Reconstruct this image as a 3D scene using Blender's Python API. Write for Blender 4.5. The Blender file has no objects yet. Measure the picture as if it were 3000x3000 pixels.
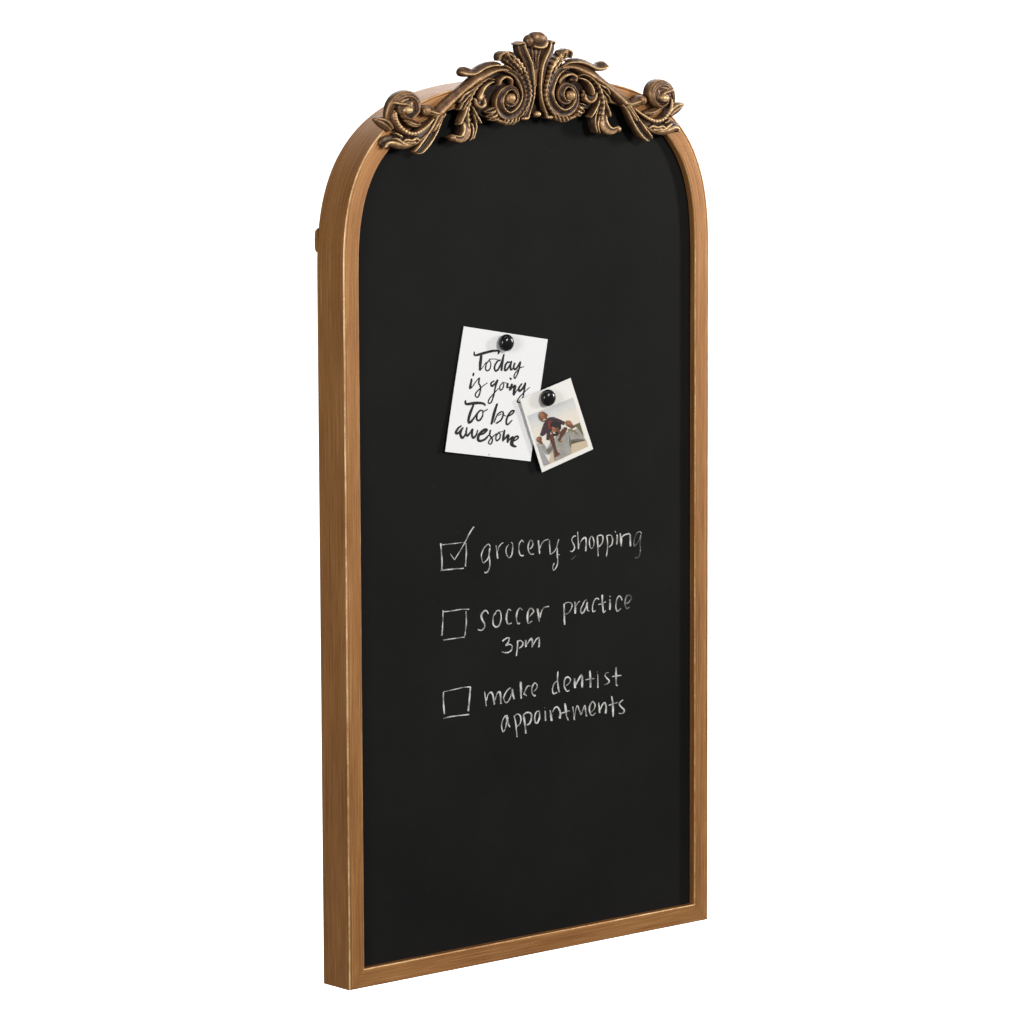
import bpy, math, random
import numpy as np
from mathutils import Matrix, Vector

random.seed(7)
rng = np.random.default_rng(7)
scene = bpy.context.scene
col = scene.collection

# ------------------------------------------------------------------ camera
# solved from the frame's corners and edges in the photograph (board 0.48 m wide)
FPX, YAW, PIT, ROL = 14067.7, 0.71027, -0.13502, -0.00398
CAM = np.array([-3.11878, -3.59433, 1.09834])
_cy, _sy, _cp, _sp = math.cos(YAW), math.sin(YAW), math.cos(PIT), math.sin(PIT)
FWD = np.array([_sy * _cp, _cy * _cp, _sp])
_r0 = np.array([_cy, -_sy, 0.0])
_u0 = np.cross(_r0, FWD)
RIGHT = math.cos(ROL) * _r0 + math.sin(ROL) * _u0
UP = -math.sin(ROL) * _r0 + math.cos(ROL) * _u0
cam_data = bpy.data.cameras.new("camera")
cam_data.sensor_width = 36.0
cam_data.lens = FPX / 3000.0 * 36.0
cam_data.clip_start, cam_data.clip_end = 0.1, 100.0
cam = bpy.data.objects.new("camera", cam_data)
col.objects.link(cam)
cam.matrix_world = Matrix(((RIGHT[0], UP[0], -FWD[0], CAM[0]), (RIGHT[1], UP[1], -FWD[1], CAM[1]),
                           (RIGHT[2], UP[2], -FWD[2], CAM[2]), (0, 0, 0, 1)))
scene.camera = cam

# ------------------------------------------------------------------ world and studio lamps
world = bpy.data.worlds.new("World")
scene.world = world
world.use_nodes = True
bg = world.node_tree.nodes["Background"]
bg.inputs[0].default_value = (1.0, 0.99, 0.97, 1)
bg.inputs[1].default_value = 0.16


def area(name, loc, target, sx, sy, power, color=(1, 1, 1)):
    d = bpy.data.lights.new(name, 'AREA')
    d.shape = 'RECTANGLE'
    d.size, d.size_y, d.energy, d.color = sx, sy, power, color
    o = bpy.data.objects.new(name, d)
    col.objects.link(o)
    o.location = loc
    o.rotation_euler = (Vector(target) - Vector(loc)).to_track_quat('-Z', 'Y').to_euler()
    return o


area("key_softbox", (0.95, -3.5, 2.0), (0, 0, 0.40), 0.7, 0.7, 98, (1.0, 0.985, 0.96))
area("side_strip_lamp", (2.75, -1.25, 1.0), (0, 0, 0.42), 0.3, 0.7, 44, (1.0, 0.98, 0.95))
area("fill_softbox", (-2.6, -1.1, 1.0), (0, 0, 0.42), 0.6, 0.9, 46, (1.0, 0.99, 0.97))
area("overhead_softbox", (0.0, -0.5, 2.6), (0, 0, 0.6), 1.4, 1.0, 7)
# lamps that flood the paper backdrop
BC = np.array([0.0, 0.0, 0.45]) + 1.6 * np.array([_sy, _cy, 0.0])
bv = np.array([_sy, _cy, 0.0])
for k, s in enumerate((-1, 1)):
    p = BC - 0.75 * bv + np.array([0, 0, s * 1.55])
    area("backdrop_lamp", tuple(p), tuple(BC + np.array([0, 0, s * 0.95])), 2.6, 0.5, 47)

scene.view_settings.view_transform = 'Standard'
scene.view_settings.look = 'None'
scene.view_settings.exposure = 0.0
scene.view_settings.gamma = 1.0
scene.render.engine = 'CYCLES'

# ------------------------------------------------------------------ helpers
W, FW, D, DB = 0.48, 0.01898, 0.04083, 0.00749      # width, face width, depth, board recess


def unproj(px, yplane):
    px = np.asarray(px, float)
    d = FWD + ((px[..., 0:1] - 1500) / FPX) * RIGHT + ((1500 - px[..., 1:2]) / FPX) * UP
    t = (np.asarray(yplane, float).reshape(-1, 1) - CAM[1]) / d[..., 1:2]
    return CAM + t * d


def crop(ox, oy, s):
    return lambda p: np.stack([ox + np.asarray(p, float)[..., 0] / s, oy + np.asarray(p, float)[..., 1] / s], -1)


def mesh_obj(name, verts, faces, mat, parent=None, smooth=True, rub=None, mats=None, fmat=None, uv=None):
    me = bpy.data.meshes.new(name)
    me.from_pydata([tuple(map(float, v)) for v in verts], [], [tuple(int(i) for i in f) for f in faces])
    for m in (mats or [mat]):
        me.materials.append(m)
    if smooth:
        me.polygons.foreach_set("use_smooth", [True] * len(me.polygons))
    if fmat is not None:
        me.polygons.foreach_set("material_index", fmat)
    if rub is not None:
        a = me.attributes.new("rub", 'FLOAT', 'POINT')
        a.data.foreach_set("value", np.asarray(rub, np.float32))
    if uv is not None:
        l = me.uv_layers.new(name="UVMap")
        vi = np.empty(len(me.loops), np.int32)
        me.loops.foreach_get("vertex_index", vi)
        l.data.foreach_set("uv", np.asarray(uv, np.float32)[vi].ravel())
    me.update()
    o = bpy.data.objects.new(name, me)
    col.objects.link(o)
    if parent is not None:
        o.parent = parent
    return o


def empty(name, loc=(0, 0, 0), parent=None):
    o = bpy.data.objects.new(name, None)
    o.empty_display_size = 0.05
    col.objects.link(o)
    o.location = loc
    if parent is not None:
        o.parent = parent
    return o


def tag(o, label=None, cat=None, group=None, kind=None):
    for k, v in (("label", label), ("category", cat), ("group", group), ("kind", kind)):
        if v:
            o[k] = v
    return o


def catmull(P, n):
    P = np.asarray(P, float)
    if len(P) == 2:
        t = np.linspace(0, 1, n)[:, None]
        return P[0] * (1 - t) + P[1] * t
    Q = np.vstack([2 * P[0] - P[1], P, 2 * P[-1] - P[-2]])
    d = np.maximum(np.linalg.norm(np.diff(P[:, :2], axis=0), axis=1), 1e-6)
    s = np.concatenate([[0], np.cumsum(d)])
    out = []
    for u in np.linspace(0, s[-1], n):
        i = min(np.searchsorted(s, u, side='right') - 1, len(P) - 2)
        t = (u - s[i]) / d[i]
        p0, p1, p2, p3 = Q[i:i + 4]
        out.append(0.5 * (2 * p1 + (p2 - p0) * t + (2 * p0 - 5 * p1 + 4 * p2 - p3) * t * t + (3 * p1 - p0 - 3 * p2 + p3) * t ** 3))
    return np.array(out)


# ------------------------------------------------------------------ materials
def new_mat(name):
    m = bpy.data.materials.new(name)
    m.use_nodes = True
    nt = m.node_tree
    return m, nt, nt.nodes["Principled BSDF"]


def N(nt, t, **kw):
    n = nt.nodes.new(t)
    for k, v in kw.items():
        setattr(n, k, v)
    return n


def ramp(nt, stops, fac):
    r = N(nt, 'ShaderNodeValToRGB')
    e = r.color_ramp.elements
    e[0].position, e[0].color = stops[0][0], (*stops[0][1], 1)
    e[1].position, e[1].color = stops[-1][0], (*stops[-1][1], 1)
    for p, c in stops[1:-1]:
        k = e.new(p)
        k.color = (*c, 1)
    nt.links.new(fac, r.inputs[0])
    return r.outputs[0]


def noise(nt, vec, scale, detail=3.0, rough=0.55):
    n = N(nt, 'ShaderNodeTexNoise')
    n.inputs['Scale'].default_value = scale
    n.inputs['Detail'].default_value = detail
    n.inputs['Roughness'].default_value = rough
    nt.links.new(vec, n.inputs['Vector'])
    return n.outputs['Fac']


def math_(nt, op, a, b, clamp=False):
    n = N(nt, 'ShaderNodeMath', operation=op, use_clamp=clamp)
    for i, v in enumerate((a, b)):
        if isinstance(v, (int, float)):
            n.inputs[i].default_value = v
        else:
            nt.links.new(v, n.inputs[i])
    return n.outputs[0]


def simple(name, c, rough=0.6, spec=0.3, metal=0.0):
    m, nt, b = new_mat(name)
    b.inputs['Base Color'].default_value = (*c, 1)
    b.inputs['Roughness'].default_value = rough
    b.inputs['Specular IOR Level'].default_value = spec
    b.inputs['Metallic'].default_value = metal
    return m


def srgb(r, g, b):
    f = lambda v: (v / 255 / 12.92) if v <= 10 else ((v / 255 + 0.055) / 1.055) ** 2.4
    return (f(r), f(g), f(b))


def mat_frame():
    m, nt, b = new_mat("brushed_bronze_paint")
    uv = N(nt, 'ShaderNodeUVMap', uv_map="UVMap")
    def stretched(su, sv):
        mp = N(nt, 'ShaderNodeMapping')
        mp.inputs['Scale'].default_value = (su, sv, 1)
        nt.links.new(uv.outputs[0], mp.inputs[0])
        return mp.outputs[0]
    s1 = noise(nt, stretched(8, 950), 1.0, 3, 0.6)
    s2 = noise(nt, stretched(30, 2400), 1.0, 2, 0.6)
    tc = N(nt, 'ShaderNodeTexCoord')
    sp = noise(nt, tc.outputs['Object'], 900, 3, 0.7)
    cl = noise(nt, stretched(6, 40), 1.0, 3, 0.55)
    f = math_(nt, 'ADD', math_(nt, 'MULTIPLY', s1, 0.62), math_(nt, 'MULTIPLY', s2, 0.48))
    f = math_(nt, 'ADD', f, math_(nt, 'MULTIPLY', sp, 0.42))
    f = math_(nt, 'ADD', f, math_(nt, 'MULTIPLY', cl, 0.30))
    f = math_(nt, 'SUBTRACT', f, 0.30)
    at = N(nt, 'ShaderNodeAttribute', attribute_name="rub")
    wear_shade = noise(nt, tc.outputs['Object'], 55, 4, 0.65)
    wear_shade = math_(nt, 'MULTIPLY', at.outputs['Fac'], math_(nt, 'ADD', math_(nt, 'MULTIPLY', wear_shade, 1.5), -0.2))
    f = math_(nt, 'ADD', f, math_(nt, 'MULTIPLY', wear_shade, 0.55))  # edge rub, plus the shade painted on the bottom rail's ledge
    c = ramp(nt, [(0.34, (0.098, 0.036, 0.009)), (0.52, (0.252, 0.102, 0.026)), (0.70, (0.405, 0.184, 0.054)),
                  (0.84, (0.50, 0.285, 0.125)), (1.05, (0.82, 0.58, 0.30))], f)
    nt.links.new(c, b.inputs['Base Color'])
    b.inputs['Metallic'].default_value = 0.35
    b.inputs['Specular IOR Level'].default_value = 0.5
    r = math_(nt, 'ADD', math_(nt, 'MULTIPLY', s1, 0.2), 0.36)
    nt.links.new(r, b.inputs['Roughness'])
    bp = N(nt, 'ShaderNodeBump')
    bp.inputs['Strength'].default_value = 0.25
    bp.inputs['Distance'].default_value = 0.0004
    nt.links.new(math_(nt, 'ADD', s2, sp), bp.inputs['Height'])
    nt.links.new(bp.outputs[0], b.inputs['Normal'])
    return m


def mat_ornament():
    m, nt, b = new_mat("antique_bronze_casting")
    tc = N(nt, 'ShaderNodeTexCoord')
    at = N(nt, 'ShaderNodeAttribute', attribute_name="rub")
    n1 = noise(nt, tc.outputs['Object'], 160, 4, 0.65)
    n2 = noise(nt, tc.outputs['Object'], 750, 3, 0.7)
    f = math_(nt, 'ADD', math_(nt, 'MULTIPLY', at.outputs['Fac'], 0.80), math_(nt, 'MULTIPLY', math_(nt, 'SUBTRACT', n1, 0.5), 0.75))
    f = math_(nt, 'ADD', f, math_(nt, 'MULTIPLY', math_(nt, 'SUBTRACT', n2, 0.5), 0.35))
    c = ramp(nt, [(0.0, (0.023, 0.0115, 0.0065)), (0.22, (0.082, 0.040, 0.0195)), (0.45, (0.190, 0.097, 0.043)),
                  (0.66, (0.325, 0.182, 0.078)), (0.86, (0.53, 0.345, 0.165)), (1.05, (0.67, 0.475, 0.25))], f)
    nt.links.new(c, b.inputs['Base Color'])
    b.inputs['Metallic'].default_value = 0.45
    r = math_(nt, 'ADD', math_(nt, 'MULTIPLY', n2, 0.3), 0.24)
    nt.links.new(r, b.inputs['Roughness'])
    bp = N(nt, 'ShaderNodeBump')
    bp.inputs['Strength'].default_value = 0.45
    bp.inputs['Distance'].default_value = 0.0008
    nt.links.new(math_(nt, 'ADD', math_(nt, 'MULTIPLY', n1, 1.2), math_(nt, 'MULTIPLY', n2, 0.4)), bp.inputs['Height'])
    nt.links.new(bp.outputs[0], b.inputs['Normal'])
    return m


def mat_board():
    m, nt, b = new_mat("matte_black_chalkboard_paint")
    tc = N(nt, 'ShaderNodeTexCoord')
    n1 = noise(nt, tc.outputs['Object'], 7, 4, 0.6)
    n2 = noise(nt, tc.outputs['Object'], 1500, 2, 0.6)
    n3 = noise(nt, tc.outputs['Object'], 330, 2, 0.5)
    f = math_(nt, 'ADD', math_(nt, 'MULTIPLY', n1, 0.6), math_(nt, 'MULTIPLY', n2, 0.4))
    base = ramp(nt, [(0.32, (0.0042, 0.0042, 0.0042)), (0.68, (0.0088, 0.0087, 0.0085))], f)
    dust = ramp(nt, [(0.77, (0, 0, 0)), (0.82, (0.04, 0.04, 0.039))], n3)
    mx = N(nt, 'ShaderNodeMix', data_type='RGBA', blend_type='ADD')
    mx.inputs[0].default_value = 1.0
    nt.links.new(base, mx.inputs[6])
    nt.links.new(dust, mx.inputs[7])
    nt.links.new(mx.outputs[2], b.inputs['Base Color'])
    b.inputs['Roughness'].default_value = 0.68
    b.inputs['Specular IOR Level'].default_value = 0.08
    return m


def mat_chalk():
    m, nt, b = new_mat("chalk")
    tc = N(nt, 'ShaderNodeTexCoord')
    n = noise(nt, tc.outputs['Object'], 1100, 3, 0.75)
    n2 = noise(nt, tc.outputs['Object'], 90, 2, 0.5)
    f = math_(nt, 'ADD', math_(nt, 'MULTIPLY', n, 0.8), math_(nt, 'MULTIPLY', n2, 0.35))
    at = N(nt, 'ShaderNodeAttribute', attribute_name="rub")
    f = math_(nt, 'SUBTRACT', math_(nt, 'ADD', f, at.outputs['Fac']), 1.0)
    c = ramp(nt, [(0.36, (0.06, 0.06, 0.059)), (0.49, (0.40, 0.40, 0.39)), (0.65, (0.72, 0.72, 0.71))], f)
    nt.links.new(c, b.inputs['Base Color'])
    b.inputs['Roughness'].default_value = 0.95
    b.inputs['Specular IOR Level'].default_value = 0.05
    return m


def mat_paper(name, c):
    m, nt, b = new_mat(name)
    tc = N(nt, 'ShaderNodeTexCoord')
    n = noise(nt, tc.outputs['Object'], 500, 4, 0.6)
    cc = ramp(nt, [(0.3, tuple(v * 0.965 for v in c)), (0.7, c)], n)
    nt.links.new(cc, b.inputs['Base Color'])
    b.inputs['Roughness'].default_value = 0.7
    b.inputs['Specular IOR Level'].default_value = 0.25
    return m


M_FRAME, M_ORN, M_BOARD, M_CHALK = mat_frame(), mat_ornament(), mat_board(), mat_chalk()
M_CARD = mat_paper("white_card", (0.75, 0.752, 0.765))
M_PRINT = mat_paper("photo_paper", (0.73, 0.72, 0.685))
M_INK = simple("black_ink", (0.012, 0.012, 0.013), 0.6, 0.2)
M_MAG = simple("gloss_black_plastic", (0.006, 0.006, 0.0065), 0.19, 0.35)
M_BACK = simple("white_backdrop_paper", (0.9, 0.9, 0.9), 0.9, 0.1)

# ------------------------------------------------------------------ backdrop: a flat sheet of white paper
V = [tuple(BC + _r0 * x + np.array([0, 0, z])) for z in (-2.2, 2.2) for x in (-2.1, 2.1)]
F = [(0, 1, 3, 2)]
tag(mesh_obj("backdrop", V, F, M_BACK), "plain white studio backdrop behind the chalkboard", None, None, "structure")

# ------------------------------------------------------------------ the chalkboard
root = empty("arched_chalkboard", (0, 0, 0))
tag(root, "arched black chalkboard in a brushed bronze frame with ornate scrollwork crest", "chalkboard")

ZS, NE, ZT = 0.693, 2.82, 0.8827


def arch_pt(t, off):
    """outer outline offset inwards; t 0..1 from left spring to right spring"""
    a = W / 2
    b = ZT - ZS
    th = -math.pi / 2 + math.pi * t
    s, c = math.sin(th), math.cos(th)
    x = a * math.copysign(abs(s) ** (2 / NE), s)
    z = ZS + b * abs(c) ** (2 / NE)
    gx = math.copysign((abs(x) / a) ** (NE - 1) / a, x)
    gz = (max(z - ZS, 0) / b) ** (NE - 1) / b
    g = math.hypot(gx, gz) or 1
    return np.array([x, z]), np.array([gx / g, gz / g])


# evenly spaced stations along the arch
ts = np.linspace(0, 1, 3001)
pp = np.array([arch_pt(t, 0)[0] for t in ts])
ss = np.concatenate([[0], np.cumsum(np.linalg.norm(np.diff(pp, axis=0), axis=1))])
stations = []
NARC = 110
for k in range(NARC + 1):
    t = float(np.interp(ss[-1] * k / NARC, ss, ts))
    stations.append(arch_pt(t, 0))


def profile(face=FW, groove=True):
    """frame section: (inset from outer outline, depth y, rub incl. painted ledge shade) going round from back-outer to back-inner"""
    pr = [(0.0, D, 0.0), (0.0, D - 0.001, 0.1)]
    for k in range(1, 13):
        pr.append((0.0, D + (0.0022 - D) * k / 12, 0.0))
    for k in range(0, 5):          # rounded outer edge, worn bright
        a = k / 4 * math.pi / 2
        pr.append((0.0011 * (1 - math.cos(a)), 0.0011 * (1 - math.sin(a)), 0.95 if 0 < k < 4 else 0.5))
    if groove:
        pr += [(0.0019, 0.0, 0.3), (0.0022, 0.0003, -0.4), (0.0027, 0.0003, -0.35), (0.0030, 0.0, 0.2), (0.0038, 0.0, 0.22), (0.0046, 0.0, 0.1)]
    else:
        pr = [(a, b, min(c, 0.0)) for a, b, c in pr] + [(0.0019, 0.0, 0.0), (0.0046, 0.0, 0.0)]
    for k in range(1, 7):
        pr.append((0.0046 + (face - 0.0012 - 0.0046) * k / 6, 0.0, 0.0))
    for k in range(1, 5):
        a = k / 4 * math.pi / 2
        pr.append((face - 0.0012 + 0.0012 * math.sin(a), 0.0012 * (1 - math.cos(a)), 0.8 if k in (1, 2, 3) else 0.3))
    g = -0.1 if groove else -0.45  # bottom rail's inner ledge: shade painted in as a darker tone via negative rub
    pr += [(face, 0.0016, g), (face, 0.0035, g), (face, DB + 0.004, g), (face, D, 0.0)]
    return pr


def sweep_frame(name, path, parent, groove=True):
    """path: list of (xz, outward normal, mitre scale, arc length)"""
    pr = profile(groove=groove)
    K = len(pr)
    vl = np.concatenate([[0], np.cumsum([math.dist(pr[i][:2], pr[i + 1][:2]) for i in range(K - 1)])])
    V, F, R, U = [], [], [], []
    for (c, n, sc, s) in path:
        for j, (ins, y, rb) in enumerate(pr):
            q = c - n * ins * sc
            V.append((q[0], y, q[1]))
            R.append(rb)
            U.append((s, vl[j]))
    for i in range(len(path) - 1):
        for j in range(K - 1):
            a = i * K + j
            F.append((a, a + 1, a + K + 1, a + K))
    o = mesh_obj(name, V, F, M_FRAME, parent, True, rub=R, uv=U)
    return o


frame = empty("frame", (0, 0, 0), root)
# left stile, arch and right stile are one bent bar; mitred on to the bottom rail
path = []
dl = np.array([-1.0, -1.0])                        # mitre direction at the bottom left corner
path.append((np.array([-W / 2, 0.0]), np.array([-1.0, -1.0]), 1.0, 0.0))
for k in range(1, 30):
    path.append((np.array([-W / 2, ZS * k / 30]), np.array([-1.0, 0.0]), 1.0, ZS * k / 30))
for k, (c, n) in enumerate(stations):
    path.append((c, n, 1.0, ZS + ss[-1] * k / NARC))
for k in range(29, 0, -1):
    path.append((np.array([W / 2, ZS * k / 30]), np.array([1.0, 0.0]), 1.0, 2 * ZS + ss[-1] - ZS * k / 30))
path.append((np.array([W / 2, 0.0]), np.array([1.0, -1.0]), 1.0, 2 * ZS + ss[-1]))
sweep_frame("arched_bar", path, frame)
path = []
xs = [W / 2] + list(np.linspace(W / 2 - 0.022, -W / 2 + 0.022, 30)) + [-W / 2]
for k, x in enumerate(xs):
    nx_ = 1.0 if k == 0 else (-1.0 if k == len(xs) - 1 else 0.0)
    path.append((np.array([x, 0.0]), np.array([nx_, -1.0]), 1.0, 5.0 + W / 2 - x))
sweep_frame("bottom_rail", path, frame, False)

# hanger bracket on the back of the left stile
zt = unproj([[927, 668]], D)[0][2]
zb = unproj([[927, 741]], D)[0][2]
prf = [(zb, 0.0), (zb + 0.0012, 0.0034), (zb + 0.004, 0.0048), ((zb + zt) / 2, 0.0050), (zt - 0.006, 0.0046), (zt - 0.003, 0.0040), (zt, 0.0)]
V = [(x, D - 0.001 + d, z) for x in (-W / 2 + 0.0004, -W / 2 + 0.016) for z, d in prf]
n_ = len(prf)
F = [(i, i + 1, n_ + i + 1, n_ + i) for i in range(n_ - 1)] + [tuple(range(n_ - 1, -1, -1)), tuple(range(n_, 2 * n_))]
mesh_obj("hanger_bracket", V, F, M_FRAME, root, False, rub=[-0.1] * len(V), uv=[(v[2], v[1]) for v in V])

# black writing panel
outl = [np.array([-W / 2 + FW - 0.002, FW - 0.002])]
for c, n in stations:
    outl.append(c - n * (FW - 0.002))
outl.append(np.array([W / 2 - FW + 0.002, FW - 0.002]))
n_ = len(outl)
V = [(p[0], DB, p[1]) for p in outl] + [(p[0], DB + 0.006, p[1]) for p in outl]
F = [tuple(range(n_)), tuple(range(2 * n_ - 1, n_ - 1, -1))] + [(i, (i + 1) % n_, n_ + (i + 1) % n_, n_ + i) for i in range(n_)]
panel = mesh_obj("writing_panel", V, F, M_BOARD, root, False)

# ------------------------------------------------------------------ handwriting
def parse(txt):
    """'hw or a>b or a>m>b : x,y x,y ...' separated by ';' """
    out = []
    for part in txt.replace("\n", " ").split(";"):
        if ":" not in part:
            continue
        h, pts = part.split(":")
        ws = [float(v) for v in h.strip().split(">")]
        P = [tuple(float(v) for v in q.split(",")) for q in pts.split()]
        if len(P) == 1:
            P = [P[0], (P[0][0] + 3, P[0][1] + 5)]
        out.append((ws, P))
    return out


def strokes_mesh(name, groups, yplane, mat, parent, lift=0.00015, jitter=0.0, tone=1.0, surf=None, step=4.0, taper=0.75, fat=1.0):
    V, F, R = [], [], []
    layer = 0
    for g_ in groups:
        cr, sc, txt = g_[:3]
        tone_ = g_[3] if len(g_) > 3 else tone
        for ws, P in parse(txt):
            L = sum(math.dist(P[i], P[i + 1]) for i in range(len(P) - 1))
            n = max(5, int(L / step))
            C = catmull(P, n)
            T = np.gradient(C, axis=0)
            T /= np.maximum(np.linalg.norm(T, axis=1), 1e-6)[:, None]
            Nn = np.stack([-T[:, 1], T[:, 0]], 1)
            w = np.interp(np.linspace(0, 1, n), np.linspace(0, 1, len(ws)), ws) if len(ws) > 1 else np.full(n, ws[0])
            d = np.linspace(0, L, n)
            e = np.minimum(np.minimum(d, L - d) / np.maximum(w, 1), 1)
            w = fat * w * (taper + (1 - taper) * np.sqrt(e))
            j1 = 1 + jitter * rng.standard_normal(n)
            j2 = 1 + jitter * rng.standard_normal(n)
            A = cr(C + Nn * (w * j1)[:, None])
            B = cr(C - Nn * (w * j2)[:, None])
            yy = yplane - lift - 0.000004 * layer
            layer += 1
            base = len(V)
            fade = tone_ * (0.93 + 0.07 * np.sin(d / 37.0 + layer))
            for t, rr in ((0, 0.88), (0.5, 1.06), (1, 0.88)):
                Q = unproj(A * (1 - t) + B * t, yy)
                if surf is not None:
                    Q[:, 1] -= surf(Q)
                V += list(Q)
                R += list(fade * rr)
            for r in range(2):
                for i in range(n - 1):
                    a = base + r * n + i
                    F.append((a, a + n, a + n + 1, a + 1))
    return mesh_obj(name, V, F, mat, parent, False, rub=R)


KS = 5.52
K1, K2, K3 = crop(1250, 1500, KS), crop(1560, 1500, KS), crop(1250, 1700, KS)
K4, K5, K6 = crop(1560, 1700, KS), crop(1250, 1920, KS), crop(1560, 1920, KS)
JT = 0.10
strokes_mesh("chalk_checkbox", [(K1, KS, """
14:228,505 238,650 248,800 245,945; 6>8:245,530 420,512 600,490; 10>12:635,505 642,650 635,780 625,880; 12>9:225,945 400,925 600,910;
5>7:382,672 415,725 450,775; 8>10>13:450,775 520,660 620,490 690,350 765,235""")], DB, M_CHALK, panel, jitter=JT)
strokes_mesh("chalk_checkbox", [(K3, KS, """
8>10>14:265,485 260,700 247,895; 9:275,510 420,493 560,470 690,470; 10>14>9:635,500 642,650 632,780 618,895; 10>8:268,968 420,945 615,918""")], DB, M_CHALK, panel, jitter=JT)
strokes_mesh("chalk_checkbox", [(K5, KS, """
9>12>14:270,590 272,750 285,950; 4>8>10:275,590 430,555 580,520 710,508; 12>15>14:708,510 695,680 672,900; 7>10>11:265,1020 430,985 690,955""")], DB, M_CHALK, panel, jitter=JT)
strokes_mesh("chalk_word", [(K1, KS, """9:1030,560 1010,525 985,525 945,560 905,630 885,700 893,770 918,822 960,790 990,755 1005,690 1020,580; 14>10>12>14:1022,580 1010,680 1020,780 1022,860 1005,930 975,975 935,980;
11>15:1122,540 1135,640 1150,755; 7:1150,640 1165,575 1200,520 1240,495;
8>10>12>9:1328,525 1295,570 1282,630 1295,690 1330,740 1370,705 1388,630 1392,540 1380,495 1365,492;
8>12>11:1572,490 1540,458 1505,500 1490,570 1495,640 1515,695 1545,708 1570,698;
8>12>11:1668,598 1700,570 1718,520 1705,465 1675,460 1650,510 1640,570 1652,640 1685,680 1735,680"""),
    (K2, KS, """14>15>11:95,460 105,560 115,675; 8:120,590 145,520 190,465 255,440;
10>13:272,450 280,570 290,690; 8>10:290,690 345,645 385,590 405,510 425,440; 12>10>8>9:403,580 400,690 410,780 395,870 350,940 330,915 332,870 352,825; 4:405,690 440,690""")], DB, M_CHALK, panel, jitter=JT)
strokes_mesh("chalk_word", [(K2, KS, """8>9>10:705,392 675,388 640,430 640,470 665,520 680,570 668,615 635,638 605,628;
8>11:730,318 738,440 745,600; 8>12>13:750,560 785,470 830,420 860,420 868,500 860,635;
10>8>9:950,385 925,440 922,510 935,570 958,590 985,555 995,490 980,420 955,390;
14>13>9:1048,395 1055,500 1058,600 1063,715; 8>13>10:1045,395 1090,375 1130,385 1140,440 1120,510 1075,560;
9>12>9:1205,400 1215,500 1212,600 1195,718; 8>12>10:1190,395 1230,375 1275,380 1295,440 1285,520 1235,570;
13>19>14:1368,365 1370,440 1362,525; 6:1335,305 1345,335;
11>20>15:1418,340 1432,450 1435,560; 8>15>14:1440,420 1480,375 1540,355 1575,365 1580,450 1585,555"""),
    (K2, KS, """8:1768,350 1735,318 1690,340 1655,410 1642,480 1645,550 1690,510 1725,450 1750,365; 11>9>11:1752,370 1740,500 1745,620 1725,710 1690,740 1660,738""", 0.84)], DB, M_CHALK, panel, jitter=JT)
strokes_mesh("chalk_smudge", [(K2, KS, """2:625,770 670,735 712,690""", 0.85)], DB, M_CHALK, panel, jitter=JT)
strokes_mesh("chalk_word", [(K3, KS, """8>19>14>9:1000,545 970,495 940,490 900,530 885,580 900,640 935,700 935,760 900,800 860,808 828,795;
11>13>10:1120,520 1085,570 1072,640 1080,720 1120,755 1165,735 1195,670 1205,590 1190,510 1160,485 1120,505;
9>17>10:1365,490 1325,470 1300,530 1290,610 1300,680 1325,710 1375,690;
10>14>9:1555,485 1510,450 1475,490 1455,560 1455,640 1480,705 1510,690;
7>15>16>9:1660,590 1700,545 1730,500 1700,455 1660,470 1635,540 1630,620 1640,690 1670,685 1705,655;
20>18>12:1790,455 1810,570 1820,670; 9>11:1835,600 1855,510 1890,450 1932,430 1976,421""")], DB, M_CHALK, panel, jitter=JT)
strokes_mesh("chalk_word", [(K4, KS, """14:512,380 512,500 520,720; 7>9>7:500,400 540,365 600,358 640,390 630,450 590,520 535,552;
12>18>16:685,345 692,440 690,540; 8>10:700,420 730,370 768,335;
10>12>9:880,315 850,330 810,400 780,480 795,535 830,510 865,430 890,345; 14>16>9:885,350 880,430 895,490 925,495;
8>11>8:1075,310 1045,290 1005,320 978,390 970,450 980,510 1020,490;
14>14>9:1128,235 1130,350 1140,450 1150,520 1185,490; 9>11>8:1062,392 1125,380 1185,345;
14>18>10:1252,305 1255,400 1250,480; 12:1240,262 1268,258;
9>13>9:1450,325 1430,275 1398,255 1365,310 1350,390 1350,450 1375,500 1430,455"""),
    (K4, KS, """9>14>15>8:1520,380 1570,340 1600,280 1565,240 1520,260 1500,330 1500,410 1530,460 1565,430""", 0.84)], DB, M_CHALK, panel, jitter=JT)
strokes_mesh("chalk_word", [(K3, KS, """12:1225,990 1260,955 1310,930 1335,940 1320,1000 1285,1050 1340,1035 1380,1060 1375,1120 1330,1160 1270,1172 1215,1155;
10>14>9:1470,975 1468,1080 1450,1225; 8>13>9:1475,985 1520,975 1555,1010 1545,1060 1495,1100;
15>19:1605,965 1605,1080; 8>15>16:1615,1050 1660,975 1695,945 1710,1000 1705,1080; 8>13>14:1720,1050 1765,965 1815,930 1822,1000 1812,1085""")], DB, M_CHALK, panel, jitter=JT)
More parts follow.
